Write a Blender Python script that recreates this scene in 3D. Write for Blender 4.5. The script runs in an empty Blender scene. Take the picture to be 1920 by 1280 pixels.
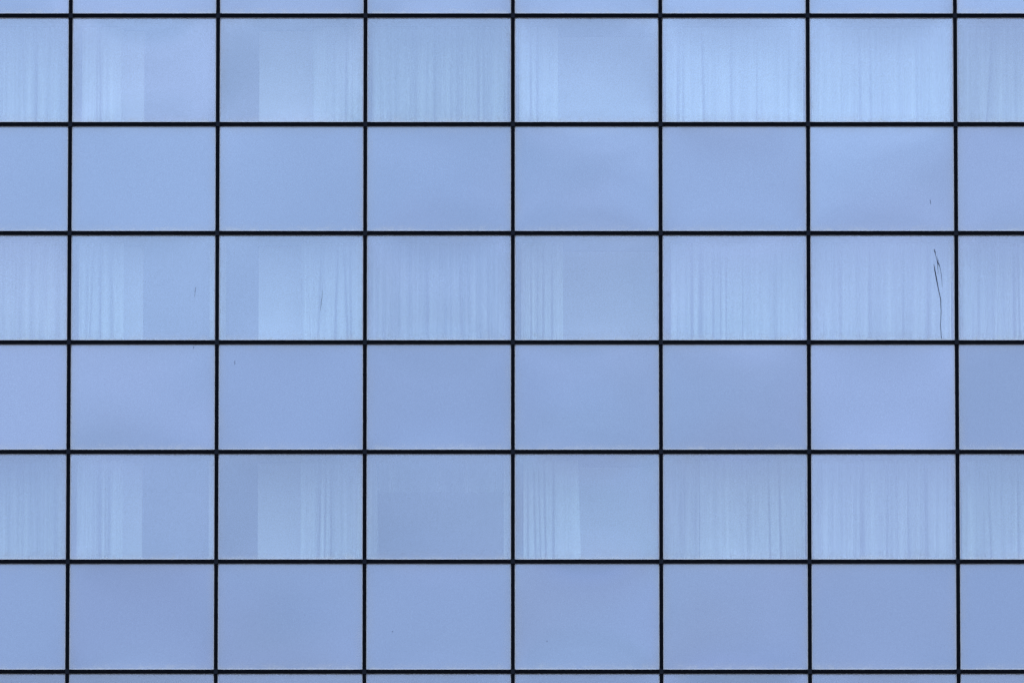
import bpy, math, random
from mathutils import Vector

scene = bpy.context.scene
COL = scene.collection

# ------------------------------------------------------------------ camera
TH = math.radians(7.0)
CAM_D, CAM_Z = 149.748, 1.6
cam_data = bpy.data.cameras.new("camera")
cam_data.sensor_fit = 'HORIZONTAL'
cam_data.sensor_width = 36.0
cam_data.lens = 348.87
cam_data.clip_start = 1.0
cam_data.clip_end = 6000.0
cam = bpy.data.objects.new("camera", cam_data)
COL.objects.link(cam)
cam.location = (0, -CAM_D, CAM_Z)
cam.rotation_euler = (math.radians(90) + TH, 0, 0)
scene.camera = cam

# ------------------------------------------------------------------ exposure
scene.view_settings.view_transform = 'Standard'
scene.view_settings.look = 'None'
scene.view_settings.exposure = 0.73
scene.view_settings.gamma = 1.0

# ------------------------------------------------------------------ sky and sun
SUN_EL, SUN_AZ = math.radians(42), math.radians(25)      # behind the building: the facade is in the shade
SKY_STRENGTH = 0.1
CLOUD_A, CLOUD_B = (7.8, 10.3, 15.0), (8.2, 10.2, 14.9)   # lit upper deck, bluish and lavender
CLOUD_LOW_A, CLOUD_LOW_B = (4.1, 5.5, 9.2), (4.6, 5.65, 9.1)                              # darker deck near the horizon
world = bpy.data.worlds.new("World")
scene.world = world
world.use_nodes = True
nt = world.node_tree
nt.nodes.clear()
N = nt.nodes.new
L = nt.links.new
out = N('ShaderNodeOutputWorld')
bg = N('ShaderNodeBackground'); bg.inputs['Strength'].default_value = SKY_STRENGTH
sky = N('ShaderNodeTexSky'); sky.sky_type = 'NISHITA'; sky.sun_disc = False
sky.sun_elevation = SUN_EL; sky.sun_rotation = SUN_AZ
sky.air_density = 1.0; sky.dust_density = 0.6; sky.ozone_density = 2.0
tc = N('ShaderNodeTexCoord')
sep = N('ShaderNodeSeparateXYZ'); L(tc.outputs['Generated'], sep.inputs[0])
n1 = N('ShaderNodeTexNoise'); n1.inputs['Scale'].default_value = 16.0; n1.inputs['Detail'].default_value = 2.5
n1.inputs['Roughness'].default_value = 0.45
n2 = N('ShaderNodeTexNoise'); n2.inputs['Scale'].default_value = 38.0; n2.inputs['Detail'].default_value = 2.0
n2.inputs['Roughness'].default_value = 0.45
mp = N('ShaderNodeMapping'); mp.inputs['Scale'].default_value = (1, 1, 1.7)
L(tc.outputs['Generated'], mp.inputs['Vector'])
L(mp.outputs[0], n1.inputs['Vector']); L(mp.outputs[0], n2.inputs['Vector'])
# a thin cloud deck that thickens above about five degrees over the horizon, broken up by noise
el = N('ShaderNodeMapRange'); el.inputs['From Min'].default_value = 0.060; el.inputs['From Max'].default_value = 0.165
el.inputs['To Min'].default_value = 0.0; el.inputs['To Max'].default_value = 1.0
L(sep.outputs['Z'], el.inputs['Value'])
def m(op, a, b, clamp=False):
    k = N('ShaderNodeMath'); k.operation = op; k.use_clamp = clamp
    for s, v in zip(k.inputs, (a, b)):
        if isinstance(v, (int, float)): s.default_value = v
        else: L(v, s)
    return k.outputs[0]
s1 = m('MULTIPLY', m('SUBTRACT', n1.outputs['Fac'], 0.5), 0.9)
s2 = m('MULTIPLY', m('SUBTRACT', n2.outputs['Fac'], 0.5), 0.35)
mask = m('ADD', m('ADD', el.outputs[0], s1), s2, True)
mix = N('ShaderNodeMix'); mix.data_type = 'RGBA'
cover = m('ADD', m('MULTIPLY', m('SUBTRACT', n2.outputs['Fac'], 0.5), 0.6), 0.85, True)
L(cover, mix.inputs['Factor']); L(sky.outputs[0], mix.inputs['A'])
# the clouds drift between a bluish and a faintly lavender white
n3 = N('ShaderNodeTexNoise'); n3.inputs['Scale'].default_value = 30.0; n3.inputs['Detail'].default_value = 2.0
mp3 = N('ShaderNodeMapping'); mp3.inputs['Location'].default_value = (3.7, 1.2, 9.1)
L(tc.outputs['Generated'], mp3.inputs['Vector']); L(mp3.outputs[0], n3.inputs['Vector'])
hue = N('ShaderNodeMapRange'); hue.inputs['From Min'].default_value = 0.35; hue.inputs['From Max'].default_value = 0.65
L(n3.outputs['Fac'], hue.inputs['Value'])
cl = N('ShaderNodeMix'); cl.data_type = 'RGBA'
cl.inputs['A'].default_value = (*CLOUD_A, 1); cl.inputs['B'].default_value = (*CLOUD_B, 1)
L(hue.outputs[0], cl.inputs['Factor'])
deck = N('ShaderNodeMix'); deck.data_type = 'RGBA'
lo = N('ShaderNodeMix'); lo.data_type = 'RGBA'
lo.inputs['A'].default_value = (*CLOUD_LOW_A, 1); lo.inputs['B'].default_value = (*CLOUD_LOW_B, 1)
L(hue.outputs[0], lo.inputs['Factor']); L(lo.outputs['Result'], deck.inputs['A'])
L(mask, deck.inputs['Factor']); L(cl.outputs['Result'], deck.inputs['B']); L(deck.outputs['Result'], mix.inputs['B'])
L(mix.outputs['Result'], bg.inputs['Color']); L(bg.outputs[0], out.inputs['Surface'])

sd = bpy.data.lights.new("sun", 'SUN'); sd.energy = 3.0; sd.angle = math.radians(0.5); sd.color = (1, 0.95, 0.88)
sun = bpy.data.objects.new("sun", sd); COL.objects.link(sun)
# nishita: rotation 0 looks along +y, increasing clockwise seen from above
sdir = Vector((math.sin(SUN_AZ) * math.cos(SUN_EL), math.cos(SUN_AZ) * math.cos(SUN_EL), math.sin(SUN_EL)))
sun.rotation_euler = (-sdir).to_track_quat('-Z', 'Y').to_euler()
sun.location = sdir * 300

# ------------------------------------------------------------------ helpers
def mesh_obj(name, verts, faces, mat, parent=None, smooth=False):
    me = bpy.data.meshes.new(name)
    me.from_pydata(verts, [], faces)
    me.update()
    if smooth:
        me.polygons.foreach_set('use_smooth', [True] * len(me.polygons))
    me.materials.append(mat)
    o = bpy.data.objects.new(name, me)
    COL.objects.link(o)
    if parent is not None: o.parent = parent
    return o

def box(V, F, x0, x1, y0, y1, z0, z1, ch=0.0):
    """box; ch chamfers the four edges of the front (low y) face"""
    b = len(V)
    if ch:
        ring = [(x0+ch, y0, z0+ch), (x1-ch, y0, z0+ch), (x1-ch, y0, z1-ch), (x0+ch, y0, z1-ch),
                (x0, y0+ch, z0), (x1, y0+ch, z0), (x1, y0+ch, z1), (x0, y0+ch, z1),
                (x0, y1, z0), (x1, y1, z0), (x1, y1, z1), (x0, y1, z1)]
        V += ring
        F.append((b, b+1, b+2, b+3))
        for r in (0, 4):
            for i in range(4):
                j = (i+1) % 4
                F.append((b+r+j, b+r+i, b+r+4+i, b+r+4+j))
        F.append((b+11, b+10, b+9, b+8))
    else:
        V += [(x0,y0,z0),(x1,y0,z0),(x1,y0,z1),(x0,y0,z1),(x0,y1,z0),(x1,y1,z0),(x1,y1,z1),(x0,y1,z1)]
        for f in ((0,1,2,3),(7,6,5,4),(1,0,4,5),(2,1,5,6),(3,2,6,7),(0,3,7,4)):
            F.append(tuple(b+i for i in f))

def empty(name, loc=(0,0,0)):
    o = bpy.data.objects.new(name, None); COL.objects.link(o); o.location = loc
    o.empty_display_size = 0.3
    return o

def tag(o, label=None, cat=None, group=None, kind=None):
    if label: o['label'] = label
    if cat: o['category'] = cat
    if group: o['group'] = group
    if kind: o['kind'] = kind
    return o

def dup(o, parent):
    c = o.copy(); COL.objects.link(c); c.parent = parent
    return c

class Mat:
    def __init__(s, name):
        s.m = bpy.data.materials.new(name); s.m.use_nodes = True
        s.t = s.m.node_tree; s.t.nodes.clear()
        s.out = s.n('ShaderNodeOutputMaterial')
    def n(s, kind, **kw):
        k = s.t.nodes.new(kind)
        for a, v in kw.items():
            if a in k.inputs: k.inputs[a].default_value = v
            else: setattr(k, a, v)
        return k
    def l(s, a, b): s.t.links.new(a, b)
    def math(s, op, a, b=0.0, clamp=False):
        k = s.n('ShaderNodeMath', operation=op); k.use_clamp = clamp
        for i, v in enumerate((a, b)):
            if isinstance(v, (int, float)): k.inputs[i].default_value = v
            else: s.l(v, k.inputs[i])
        return k.outputs[0]
    def rng(s, v, a, b, c, d, smooth=False):
        k = s.n('ShaderNodeMapRange'); k.clamp = True
        if smooth: k.interpolation_type = 'SMOOTHSTEP'
        for nm, val in (('From Min', a), ('From Max', b), ('To Min', c), ('To Max', d)): k.inputs[nm].default_value = val
        s.l(v, k.inputs['Value']); return k.outputs[0]
    def noise(s, vec, scale, detail=2.0, rough=0.5):
        k = s.n('ShaderNodeTexNoise', Scale=scale, Detail=detail, Roughness=rough)
        s.l(vec, k.inputs['Vector']); return k.outputs['Fac']
    def mapping(s, vec, sc, loc=None):
        k = s.n('ShaderNodeMapping'); k.inputs['Scale'].default_value = sc
        s.l(vec, k.inputs['Vector'])
        if loc is not None: s.l(loc, k.inputs['Location'])
        return k.outputs[0]

def principled(name, col, rough=0.6, spec=0.3, var=0.0, scale=3.0):
    a = Mat(name)
    p = a.n('ShaderNodeBsdfPrincipled'); p.inputs['Roughness'].default_value = rough
    p.inputs['Specular IOR Level'].default_value = spec
    p.inputs['Base Color'].default_value = (*col, 1)
    if var:
        t = a.n('ShaderNodeTexCoord')
        f = a.noise(t.outputs['Object'], scale, 4.0, 0.6)
        mx = a.n('ShaderNodeMix', data_type='RGBA')
        mx.inputs['A'].default_value = (*[c*(1-var) for c in col], 1)
        mx.inputs['B'].default_value = (*[min(1, c*(1+var)) for c in col], 1)
        a.l(f, mx.inputs['Factor']); a.l(mx.outputs['Result'], p.inputs['Base Color'])
    a.l(p.outputs[0], a.out.inputs['Surface'])
    return a.m

# ------------------------------------------------------------------ materials
GLASS_R = 0.355                                   # reflectance of the coated glass
REFL_TINT = (0.80, 0.88, 1.0)
TRANS_TINT = (0.90, 1.0, 0.94)
def glass(name, vision):
    a = Mat(name)
    tcn = a.n('ShaderNodeTexCoord'); oi = a.n('ShaderNodeObjectInfo')
    cmb = a.n('ShaderNodeCombineXYZ')
    a.l(a.math('MULTIPLY', oi.outputs['Random'], 31.0), cmb.inputs[0])
    a.l(a.math('MULTIPLY', oi.outputs['Random'], 17.0), cmb.inputs[2])
    pos = a.mapping(tcn.outputs['Object'], (1, 1, 1), cmb.outputs[0])
    gen = a.n('ShaderNodeSeparateXYZ'); a.l(tcn.outputs['Generated'], gen.inputs[0])
    # reflective coating
    gl = a.n('ShaderNodeBsdfGlossy'); gl.inputs['Roughness'].default_value = 0.0
    gl.inputs['Color'].default_value = (*REFL_TINT, 1)
    if vision:
        base = a.n('ShaderNodeBsdfTransparent'); base.inputs['Color'].default_value = (*TRANS_TINT, 1)
    else:
        base = a.n('ShaderNodeBsdfDiffuse'); base.inputs['Color'].default_value = (0.02, 0.028, 0.05, 1)
    mx = a.n('ShaderNodeMixShader'); mx.inputs[0].default_value = GLASS_R
    a.l(base.outputs[0], mx.inputs[1]); a.l(gl.outputs[0], mx.inputs[2])
    # dust film: thicker along the edges and in the lower corners, faint run marks
    W2, H2 = 2.2, 1.62
    ex = a.math('MULTIPLY', a.math('MINIMUM', gen.outputs[0], a.math('SUBTRACT', 1.0, gen.outputs[0])), W2)
    ez = a.math('MULTIPLY', a.math('MINIMUM', gen.outputs[2], a.math('SUBTRACT', 1.0, gen.outputs[2])), H2)
    blot = a.noise(pos, 4.0, 4.0, 0.6)
    edge = a.rng(a.math('MINIMUM', ex, ez), 0.01, 0.26, 1.0, 0.0, True)
    edge = a.math('MULTIPLY', a.math('MULTIPLY', edge, edge), a.rng(blot, 0.3, 0.75, 0.25, 1.0))
    halo_rim = a.rng(a.math('MINIMUM', ex, ez), 0.022, 0.040, 1.0, 0.0, True)  # thin pale outline painted on the glass as a sharpening halo
    low = a.rng(gen.outputs[2], 0.015, 0.09, 1.0, 0.0, True)
    low = a.math('MULTIPLY', low, a.rng(a.noise(pos, 9.0, 4.0, 0.65), 0.45, 0.75, 0.0, 1.0))
    cloudy = a.rng(a.noise(pos, 1.1, 3.0, 0.55), 0.3, 0.75, 0.0, 1.0)
    grain_speck = a.rng(a.noise(pos, 62.0, 2.0, 0.75), 0.36, 0.66, 0.0, 1.0)  # fine speckle painted in to stand for camera grain
    runs = a.rng(a.noise(a.mapping(pos, (22, 1, 0.8)), 1.0, 3.0, 0.6), 0.5, 0.85, 0.0, 1.0)
    d = a.math('ADD', a.math('MULTIPLY', edge, 0.24), a.math('MULTIPLY', halo_rim, 0.22))
    d = a.math('ADD', d, a.math('MULTIPLY', low, 0.18))
    d = a.math('ADD', d, a.math('MULTIPLY', cloudy, 0.03))
    d = a.math('ADD', d, a.math('MULTIPLY', grain_speck, 0.14 if vision else 0.24))
    d = a.math('ADD', d, a.math('MULTIPLY', runs, 0.015))
    dust = a.n('ShaderNodeBsdfDiffuse')  # one diffuse coat carries the dust, the grain speckle and the halo outline
    dc = a.n('ShaderNodeMix', data_type='RGBA')
    dc.inputs['A'].default_value = (0.28, 0.30, 0.42, 1); dc.inputs['B'].default_value = (0.62, 0.57, 0.50, 1)
    a.l(a.math('ADD', edge, low, True), dc.inputs['Factor'])
    a.l(dc.outputs['Result'], dust.inputs['Color'])
    fin = a.n('ShaderNodeMixShader'); a.l(d, fin.inputs[0])
    a.l(mx.outputs[0], fin.inputs[1]); a.l(dust.outputs[0], fin.inputs[2])
    a.l(fin.outputs[0], a.out.inputs['Surface'])
    return a.m

M_VISION = glass("vision_glass", True)
M_SPANDREL = glass("spandrel_glass", False)
M_METAL = principled("black_anodised_metal", (0.0018, 0.0022, 0.0040), 0.6, 0.05, 0.35, 6)
M_TRANSOM = principled("black_transom_metal", (0.0014, 0.0018, 0.0037), 0.6, 0.05, 0.35, 6)
M_SPLICE = principled("dusty_splice_metal", (0.010, 0.011, 0.015), 0.7, 0.1, 0.6, 14)
M_HALO_BEAD = principled("pale_halo_bead", (0.86, 0.83, 0.80), 0.8, 0.3, 0.10, 9)  # bead added for the bright outline that image sharpening leaves
M_INNER = principled("dim_interior", (0.20, 0.22, 0.25), 0.9, 0.1, 0.1, 1)
M_PIER = principled("pale_plaster", (0.60, 0.57, 0.50), 0.9, 0.1, 0.06, 2)
M_SCRATCH = principled("dark_scratch", (0.012, 0.015, 0.03), 0.8, 0.1)
M_GROUND = principled("asphalt", (0.06, 0.06, 0.06), 0.9, 0.2, 0.3, 0.5)
M_CONC = principled("concrete", (0.25, 0.25, 0.26), 0.9, 0.2, 0.2, 0.8)

def fabric(name, col, sheer):
    a = Mat(name)
    t = a.n('ShaderNodeTexCoord')
    oi = a.n('ShaderNodeObjectInfo'); cb = a.n('ShaderNodeCombineXYZ')
    a.l(a.math('MULTIPLY', oi.outputs['Random'], 53.0), cb.inputs[0])
    st = a.noise(a.mapping(t.outputs['Object'], (6, 1, 0.15), cb.outputs[0]), 1.0, 2.2, 0.6)
    df = a.n('ShaderNodeBsdfDiffuse'); df.inputs['Color'].default_value = (*col, 1)
    tl = a.n('ShaderNodeBsdfTranslucent'); tl.inputs['Color'].default_value = (*col, 1)
    mx = a.n('ShaderNodeMixShader'); mx.inputs[0].default_value = 0.2
    a.l(df.outputs[0], mx.inputs[1]); a.l(tl.outputs[0], mx.inputs[2])
    tr = a.n('ShaderNodeBsdfTransparent')
    mz = a.n('ShaderNodeMixShader')
    a.l(a.rng(st, 0.3, 0.7, max(0, sheer - 0.30), min(1, sheer + 0.30)), mz.inputs[0])
    a.l(mx.outputs[0], mz.inputs[1]); a.l(tr.outputs[0], mz.inputs[2])
    a.l(mz.outputs[0], a.out.inputs['Surface'])
    return a.m
M_CURT = {k: fabric("curtain_fabric_%d" % int(k*100), (0.88, 0.88, 0.76), k) for k in (0.10, 0.3, 0.5, 0.65, 0.91)}

# ------------------------------------------------------------------ the grid
W, H = 2.25, 1.673087
X0, Z0 = 0.013309, 23.394076 + CAM_Z       # centre line, uppermost full transom
lineX = lambda i: X0 + (i - 3) * W         # i = 0..6 seen
lineZ = lambda k: Z0 - k * H               # k = 0..6 seen
YG = 0.065                                 # outer face of the glass
MW, TH_T = 0.059, 0.062                    # widths of mullion and transom
PX = 0.0081095                             # metres per photo pixel at the facade
def X(px, d): return X0 + (px - 962) * PX * (1 + d / CAM_D)

rnd = random.Random(7)
ground = mesh_obj("ground", [(-3000,-3000,0),(3000,-3000,0),(3000,3000,0),(-3000,3000,0)], [(0,1,2,3)], M_GROUND)
tag(ground, kind='structure')

building = empty("office_building", (0, 6, 0))
tag(building, "tall building with a flat front of blue mirror glass in a black metal grid", "building")
bpy.context.view_layer.update()
OFF = Vector((0, -6, 0))
def put(o):                                # children are written in world coordinates
    o.location = o.location + OFF; return o

I0, I1 = -2, 8        # mullion lines
K0, K1 = -2, 7        # transom lines (k=-1 and 7 lie just outside the picture)
ztop, zbot = lineZ(K0), lineZ(K1)

# mullions: a full-height black cap; the vertical stands 12 mm proud of the horizontals
V, F = [], []
zz = [ztop] + [lineZ(k) - 0.045 for k in range(K0 + 1, K1)] + [zbot]
for a_, b_ in zip(zz[:-1], zz[1:]):
    box(V, F, -MW/2, MW/2, 0.0, 0.22, b_ + 0.004, a_, 0.004)
box(V, F, -MW/2 + 0.006, MW/2 - 0.006, 0.006, 0.21, 0.3, ztop - 0.01)
mull0 = None
V2, F2 = [], []
box(V2, F2, -MW/2 - 0.002, MW/2 + 0.002, -0.003, 0.02, -0.036, 0.040, 0.003)
spl0 = None
for i in range(I0, I1 + 1):
    if mull0 is None:
        mull = mull0 = mesh_obj("mullion", V, F, M_METAL, building)
    else:
        mull = dup(mull0, building)
    mull.location = Vector((lineX(i), 0, 0)) + OFF
    for k in range(0, 7):
        if 0 <= i <= 6:
            if spl0 is None: s = spl0 = mesh_obj("splice_plate", V2, F2, M_SPLICE, mull)
            else: s = dup(spl0, mull)
            s.location = (rnd.uniform(-.0008, .0008), 0, lineZ(k) + rnd.uniform(-.004, .004))

# transoms: one bar per bay between the mullions
V, F = [], []
box(V, F, MW/2 + 0.001, W - MW/2 - 0.001, 0.010, 0.22, -TH_T/2, TH_T/2, 0.003)
tr0 = None
for k in range(K0 + 1, K1 + 1):
    for i in range(I0, I1):
        if tr0 is None: t = tr0 = mesh_obj("transom", V, F, M_TRANSOM, building)
        else: t = dup(tr0, building)
        t.location = Vector((lineX(i), 0, lineZ(k) + 0.005)) + OFF

# one pane: a bowed sheet (unit bow in y, scaled per pane) and a pale bead added round it as a sharpening halo
PWX, PWZ = W - MW + 0.024, H - TH_T + 0.024
NX, NZ = 36, 28
pv, pf = [], []
for b in range(NZ + 1):
    for a_ in range(NX + 1):
        u, v = 2*a_/NX - 1, 2*b/NZ - 1
        pv.append((u*PWX/2, (1-abs(u)**2.3)*(1-abs(v)**2.3), v*PWZ/2))
for b in range(NZ):
    for a_ in range(NX):
        q = b*(NX+1) + a_
        pf.append((q, q+1, q+NX+2, q+NX+1))
gx, gz, gw = (W-MW)/2, (H-TH_T)/2, 0.012
gv, gf = [], []
box(gv, gf, -gx, gx, -0.010, 0.0, -gz, -gz+gw)
box(gv, gf, -gx, gx, -0.010, 0.0, gz-gw, gz)
box(gv, gf, -gx, -gx+gw, -0.0098, 0.0, -gz+gw, gz-gw)
box(gv, gf, gx-gw, gx, -0.0098, 0.0, -gz+gw, gz-gw)
# every pane sits a little differently in its frame: (tilt towards the higher sky in degrees, bow inwards in mm)
PANE = {
 (-1,0):(.05,.9),(0,0):(.45,2.6),(1,0):(.4,1.5),(2,0):(.05,1.3),(3,0):(.30,2.0),(4,0):(.2,1.6),(5,0):(.3,1.6),(6,0):(.0,1.0),
 (-1,1):(.1,.4),(0,1):(.15,.9),(1,1):(.0,.5),(2,1):(.0,-.7),(3,1):(.1,-1.2),(4,1):(-.1,1.5),(5,1):(.25,-.9),(6,1):(.05,1.6),
 (-1,2):(-.05,1.2),(0,2):(.45,1.4),(1,2):(.35,1.2),(2,2):(-.15,2.4),(3,2):(-.05,1.6),(4,2):(.1,1.8),(5,2):(.05,1.0),(6,2):(.2,2.0),
 (-1,3):(.35,.7),(0,3):(.15,-.4),(1,3):(.0,.8),(2,3):(-.3,1.8),(3,3):(-.25,-1.0),(4,3):(-.35,-1.0),(5,3):(.1,1.0),(6,3):(-.1,1.0),
 (-1,4):(.0,1.0),(0,4):(.4,1.3),(1,4):(.1,1.6),(2,4):(.0,-.5),(3,4):(-.1,2.8),(4,4):(-.15,2.2),(5,4):(.35,1.0),(6,4):(.35,1.2),
 (-1,5):(.5,.6),(0,5):(.25,1.6),(1,5):(.1,-.8),(2,5):(.15,1.6),(3,5):(.05,2.6),(4,5):(.15,-.9),(5,5):(.3,1.2),(6,5):(.4,1.0),
}
proto = {}
windows = {}
for k in range(K0, K1):
    for i in range(I0, I1):
        vis = (k % 2 == 0)
        kind = "window" if vis else "spandrel_panel"
        if kind not in proto:
            fr = mesh_obj(kind, gv, gf, M_HALO_BEAD, building)
            gp = mesh_obj("glass_pane", pv, pf, M_VISION if vis else M_SPANDREL, fr, True)
            proto[kind] = (fr, gp)
        else:
            fr = dup(proto[kind][0], building); gp = dup(proto[kind][1], fr)
        fr.location = Vector((lineX(i) + W/2, YG, lineZ(k) - H/2 + 0.005)) + OFF
        up, bow = PANE.get((i, k), (rnd.gauss(0, 0.15), rnd.uniform(0.5, 2.0)))
        gp.scale = (1, 0.0018 * bow, 1)
        gp.rotation_euler = (math.radians(-0.75*up + rnd.gauss(0, 0.03)), 0, math.radians(rnd.gauss(0, 0.09)))
        windows[(i, k)] = fr

# slabs (floor, void and ceiling of a storey step), back wall, roof, plinth
for k in range(K0 + 1, K1, 2):
    V, F = [], []
    zt, zb = lineZ(k) + 0.0, lineZ(k + 1) + 0.02
    box(V, F, lineX(I0), lineX(I1), YG + 0.10, 6.0, zb, zt)
    put(mesh_obj("floor_slab", V, F, M_INNER, building))
V, F = [], []
box(V, F, lineX(I0), lineX(I1), 6.0, 12.0, 0.0, ztop + 0.3)
put(mesh_obj("core_wall", V, F, M_INNER, building))
V, F = [], []
box(V, F, lineX(I0), lineX(I1), 0.10, 6.0, ztop + 0.001, ztop + 0.3)
put(mesh_obj("roof_slab", V, F, M_CONC, building))
V, F = [], []
box(V, F, lineX(I0), lineX(I1), 0.24, 6.0, 0.0, zbot - 0.05)
put(mesh_obj("plinth", V, F, M_CONC, building))
for s, xx in ((-1, lineX(I0)), (1, lineX(I1))):
    V, F = [], []
    box(V, F, xx - 0.15 + 0.19*s, xx + 0.15 + 0.19*s, 0.03, 12.0, 0.0, ztop + 0.3)
    put(mesh_obj("side_wall", V, F, M_CONC, building))

# plaster piers seen behind some panes
def head(k): return lineZ(k) + 0.02 - 0.0
def pier(k, xa, xb, d):
    V, F = [], []
    y = YG + d
    box(V, F, X(xa, y), X(xb, y), y, y + 0.25, lineZ(k + 1) + 0.021, lineZ(k) - 0.001)
    return put(mesh_obj("wall_pier", V, F, M_PIER, building))
for k in (0, 2, 4):
    pier(k, 222, 268, 1.5); pier(k, 485, 590, 1.5)
    pier(k, 1040, 1232, 2.1)

# ------------------------------------------------------------------ curtains
def curtain(k, xa, xb, label, d=1.10, pleat=(0.08, 0.19), amp=0.030, sheer=0.3, creases=(),
            slantL=0.0, slantR=0.0, ragged=0.0, name="curtain", cat="curtain", seed=0, bottom=None, top=None, group="curtains behind the glass"):
    """hanging cloth with irregular pleats; creases = (photo x, depth, half width, lean) deep narrow folds"""
    r = random.Random(1000*k + int(xa) + seed)
    y0 = YG + d
    x0, x1 = X(xa, y0), X(xb, y0)
    zt = (lineZ(k) - 0.004) if top is None else top
    zb = (lineZ(k+1) + 0.045) if bottom is None else bottom
    n = max(12, int((x1 - x0) / 0.006)); nz = 12
    bs = [0.0]
    while bs[-1] < x1 - x0: bs.append(bs[-1] + r.uniform(*pleat))
    jit = [(r.gauss(0, .008), r.gauss(0, .02)) for _ in bs]
    rg = [r.uniform(-ragged, ragged) for _ in range(n + 1)]
    am = [amp * 3.0 * r.uniform(0.2, 1.0)**1.5 for _ in bs]
    V, F = [], []
    cx, cz = (x0+x1)/2, zt
    for b in range(nz + 1):
        t = b / nz
        z = zt + (zb - zt)*t
        bb = [q + (1-t)*j[0] + t*j[1] for q, j in zip(bs, jit)]
        xl, xr = x0 + slantL*t*PX, x1 + slantR*t*PX
        p = 0
        for a_ in range(n + 1):
            f = a_ / n
            x = xl + (xr - xl)*f
            q = (x1 - x0)*f
            while p < len(bb) - 2 and q > bb[p+1]: p += 1
            w = max(0.01, bb[p+1] - bb[p]); s = min(1, max(0, (q - bb[p]) / w))
            y = -am[p] * abs(math.sin(math.pi*s))**0.8 * (0.65 + 0.35*t)
            for (cpx, cd, cw, lean) in creases:
                xc_ = X(cpx + lean*t, y0)
                y += 3.4 * cd * math.exp(-((x - xc_)/cw)**2) * min(1.0, 0.3 + t*1.2)
            V.append((x - cx, y, z - cz + t*rg[a_ - a_ % 9]))
    for b in range(nz):
        for a_ in range(n):
            q = b*(n+1) + a_
            F.append((q, q+n+1, q+n+2, q+1))
    o = mesh_obj(name, V, F, M_CURT[sheer], None, True)
    o.location = (cx, y0, cz)
    tag(o, label, cat, group)
    return o

# upper row of windows (k = 0)
curtain(0, -40, 126, "finely streaked sheer curtain behind the upper window cut off by the left edge", amp=.03, sheer=.3, creases=((66,.05,.012,0),))
curtain(0, 152, 230, "curtain at the left of a plain pale wall strip, upper left full window", sheer=.10, amp=.03, creases=((185,.07,.012,2),(180,.04,.01,0),(228,.05,.014,0)))
curtain(0, 584, 684, "softly pleated curtain at the right of a wide pale panel, upper row of windows", sheer=.10, amp=.03, creases=((585,.06,.014,0),(650,.03,.012,-3)))
curtain(0, 698, 952, "dense evenly streaked curtain filling the whole upper window, third full one from left", sheer=.3, amp=.05, pleat=(.05,.13), creases=((815,.05,.014,0),(897,.05,.014,2),(908,.04,.01,0)))
curtain(0, 974, 1047, "narrow curtain drawn to the left in the upper window with a bright right half", sheer=.10, amp=.035, creases=((1008,.08,.012,0),(996,.05,.012,0)))
curtain(0, 1250, 1508, "curtain with two dark folds at its left side and smooth bright cloth beyond, upper row", sheer=.10, amp=.02, pleat=(.08,.22), creases=((1274,.09,.02,-2),(1282,.06,.012,0),(1318,.09,.014,4),(1373,.03,.01,0),(1421,.03,.01,0),(1481,.03,.01,0)))
curtain(0, 1524, 1784, "pale curtain with a pair of thin dark folds near its middle, upper row", sheer=.3, amp=.02, pleat=(.08,.2), creases=((1614,.08,.016,2),(1634,.07,.012,2),(1722,.03,.01,0)))
curtain(0, 1802, 1970, "curtain with one faint slanting fold behind the upper window cut off by the right edge", sheer=.3, amp=.022, creases=((1866,.06,.01,-14),))
# middle row (k = 2)
curtain(2, -40, 126, "softly streaked curtain behind the middle row window cut off by the left edge", sheer=.3, amp=.04)
curtain(2, 148, 232, "bright curtain with one straight dark fold left of a pale wall strip, middle row", sheer=.10, amp=.035, creases=((188,.09,.010,0),(176,.05,.012,-8),(165,.05,.02,-4),(207,.05,.02,4)))
curtain(2, 393, 424, "thin bundle of curtain gathered behind a mullion between two dark gaps, middle row", sheer=.5, amp=.02)
curtain(2, 565, 683, "curtain with several dark slanting folds right of a wide pale panel, middle row", sheer=.10, amp=.035, creases=((604,.06,.014,-8),(634,.09,.012,-6),(645,.09,.014,8),(656,.07,.012,3),(567,.06,.014,0)))
curtain(2, 694, 954, "flat finely streaked curtain filling the middle row window left of the centre mullion", sheer=.5, amp=.035, creases=((802,.05,.02,0),(862,.05,.014,6),(916,.04,.01,0)))
curtain(2, 978, 1056, "narrow tightly pleated curtain drawn to the left just right of the centre mullion, middle row", sheer=.10, amp=.03, pleat=(.03,.08), creases=((996,.07,.009,0),(1008,.07,.009,0),(1019,.06,.009,0),(1036,.06,.01,0)))
curtain(2, 1258, 1508, "brightest curtain of all with deep folds and a glowing left half, middle row", sheer=.10, amp=.03, creases=((1298,.10,.02,0),(1316,.10,.022,-2),(1338,.06,.010,0),(1352,.06,.008,0),(1362,.05,.008,0),(1393,.05,.008,0),(1454,.04,.03,0)))
curtain(2, 1524, 1784, "pale curtain behind the window with the long dark scratch", sheer=.3, amp=.045, creases=((1577,.05,.02,0),(1632,.06,.02,0),(1694,.06,.014,0),(1742,.06,.014,0)))
curtain(2, 1802, 1970, "curtain with two dark straight folds behind the middle row window at the right edge", sheer=.3, amp=.03, creases=((1900,.07,.012,4),(1910,.07,.012,3),(1836,.04,.014,0)))
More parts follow.
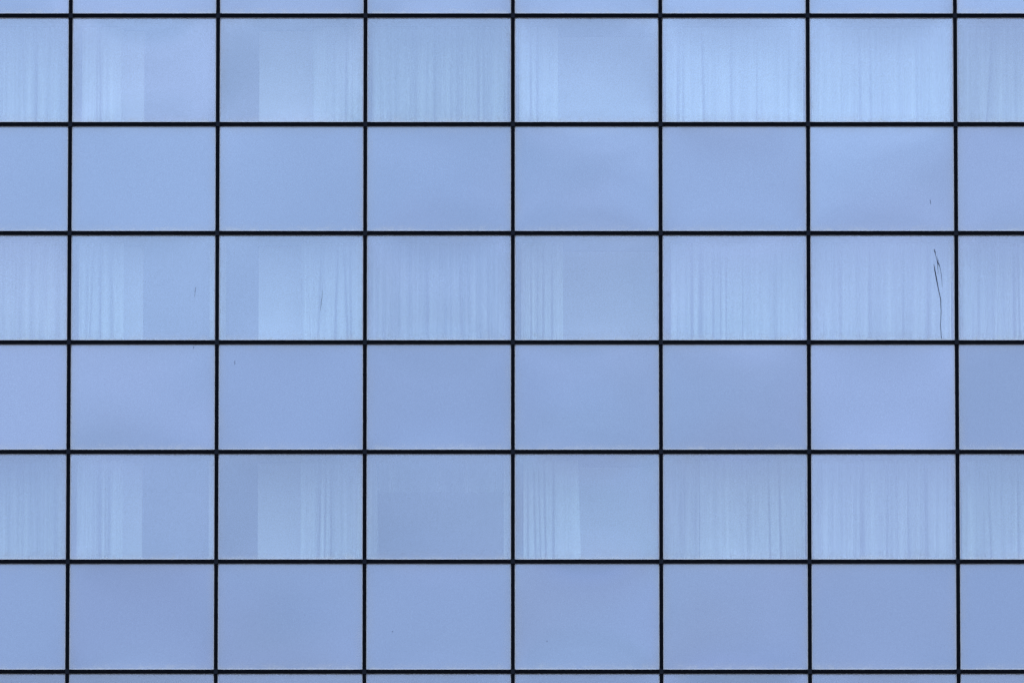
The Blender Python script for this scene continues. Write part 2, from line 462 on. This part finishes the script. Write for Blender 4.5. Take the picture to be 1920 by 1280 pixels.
# lower row (k = 4)
curtain(4, -40, 124, "dim curtain with wide soft stripes behind the lower window cut off by the left edge", sheer=.3, amp=.03, pleat=(.08,.2))
curtain(4, 146, 232, "faint greyish pleated curtain left of a pale wall strip, lower row", sheer=.3, amp=.035, creases=((188,.09,.02,2),(200,.07,.012,0),(206,.06,.012,0)))
curtain(4, 393, 408, "sliver of curtain hanging at the right end of the lower left full window", sheer=.5, amp=.02)
curtain(4, 565, 683, "curtain with fine close folds right of a wide pale panel, lower row", sheer=.3, amp=.03, creases=((603,.06,.01,-4),(612,.06,.01,-2),(622,.05,.01,0)))
curtain(4, 672, 706, "curtain pulled aside as a slanting strip left of an open dark window, lower row", sheer=.5, amp=.01, slantR=7)
curtain(4, 945, 958, "sliver of curtain at the right end of the open dark window under a valance", sheer=.65, amp=.01)
vz = lineZ(4) - 0.055
curtain(4, 704, 946, "short pleated valance hanging across the top of the open dark lower window", sheer=.91, amp=.03, pleat=(.06,.12), ragged=.02,
        name="valance", cat="valance", top=lineZ(4)-0.004, bottom=lineZ(4) - 0.49, d=1.18, group=None)
curtain(4, 982, 1084, "bright curtain with four crisp dark folds drawn to the left, lower row", sheer=.10, amp=.03, slantR=6,
        creases=((1001,.08,.010,4),(1010,.09,.009,4),(1020,.09,.009,4),(1038,.10,.012,0),(990,.05,.012,0)))
curtain(4, 1244, 1311, "dull lavender curtain at the left half of a window beside a bluer one, lower row", sheer=.5, amp=.02)
curtain(4, 1312, 1508, "curtain with a short dark fold low at its right, beside a duller strip, lower row", sheer=.10, amp=.03, creases=((1460,.09,.012,4),(1440,.05,.012,4),(1402,.04,.02,0)))
curtain(4, 1524, 1784, "broad curtain with many regular faint folds filling a lower window, last full one at right", sheer=.3, amp=.04, creases=((1614,.05,.02,0),(1662,.06,.014,0),(1702,.05,.012,0),(1735,.06,.02,2)))
curtain(4, 1802, 1970, "soft curtain with leaning folds behind the lower window cut off by the right edge", sheer=.3, amp=.03, creases=((1907,.06,.01,1),(1850,.04,.01,8)))

# ------------------------------------------------------------------ scratches on the glass (parts of their windows)
def zpx(py):                       # photo row -> height on the glass plane
    t = math.tan(TH - math.atan((py - 640) / 18606.6))
    return CAM_Z + (CAM_D + YG) * t
def scratch(i, k, pts, label=None, name="scratch"):
    """pts: lists of (photo x, photo y, width in photo px)"""
    fr = windows[(i, k)]
    V, F = [], []
    ctr = Vector(fr.location) - OFF
    for line in pts:
        b = len(V)
        for (px, py, w) in line:
            x, z, h = X(px, YG) - ctr.x, zpx(py) - ctr.z, w*PX/2
            for yy in (-0.007, -0.005):
                V += [(x-h, yy, z), (x+h, yy, z)]
        for s in range(len(line) - 1):
            q = b + 4*s
            F += [(q, q+1, q+5, q+4), (q+2, q+6, q+7, q+3), (q, q+4, q+6, q+2), (q+1, q+3, q+7, q+5)]
        F += [(b, b+2, b+3, b+1), (len(V)-4, len(V)-3, len(V)-1, len(V)-2)]
    o = mesh_obj(name, V, F, M_SCRATCH, fr)
    return o
scratch(5, 2, [
    [(1752, 495, .8), (1754, 508, 2.0), (1757, 524, 1.9), (1760, 541, 1.4), (1764.5, 561, 1.4), (1765, 585, 1.1), (1764, 610, 1.0), (1765.3, 635, 1.0)],
    [(1752.7, 467, .9), (1753.8, 471, 2.0), (1755.5, 478, .7), (1757.5, 487, .6), (1759, 491, 2.0), (1761, 495, 2.2), (1763.5, 501, .8), (1766, 515, .8), (1767.5, 538, .3)],
    [(1758.5, 492, .7), (1759.5, 503, .9), (1760, 514, .3)],
    [(1757.5, 481, .4), (1760.5, 490, 1.0)]])
windows[(5, 2)]['label'] = "window with a long dark forked scratch"
scratch(1, 2, [[(604.5, 544, .3), (604, 556, .7), (602.5, 570, .75), (601, 582, .3)]])
windows[(1, 2)]['label'] = "window with a short dark scratch"
scratch(0, 2, [[(367, 538, .2), (366, 545, .8), (365.5, 551, .3), (365, 557, .2)]])
scratch(5, 1, [[(1745.5, 374, .4), (1746, 379, .9), (1747, 383, .4)]])
scratch(1, 3, [[(440.8, 676, .5), (441, 680, .9), (440.6, 684, .4)]])
scratch(0, 3, [[(364, 649, .9), (363.5, 654, .5)]])
scratch(3, 5, [[(1025.5, 1200.5, 1.2), (1026.5, 1202.0, 1.2)]])
scratch(2, 5, [[(736.5, 1182.5, 1.3), (737.5, 1184, 1.3)]])
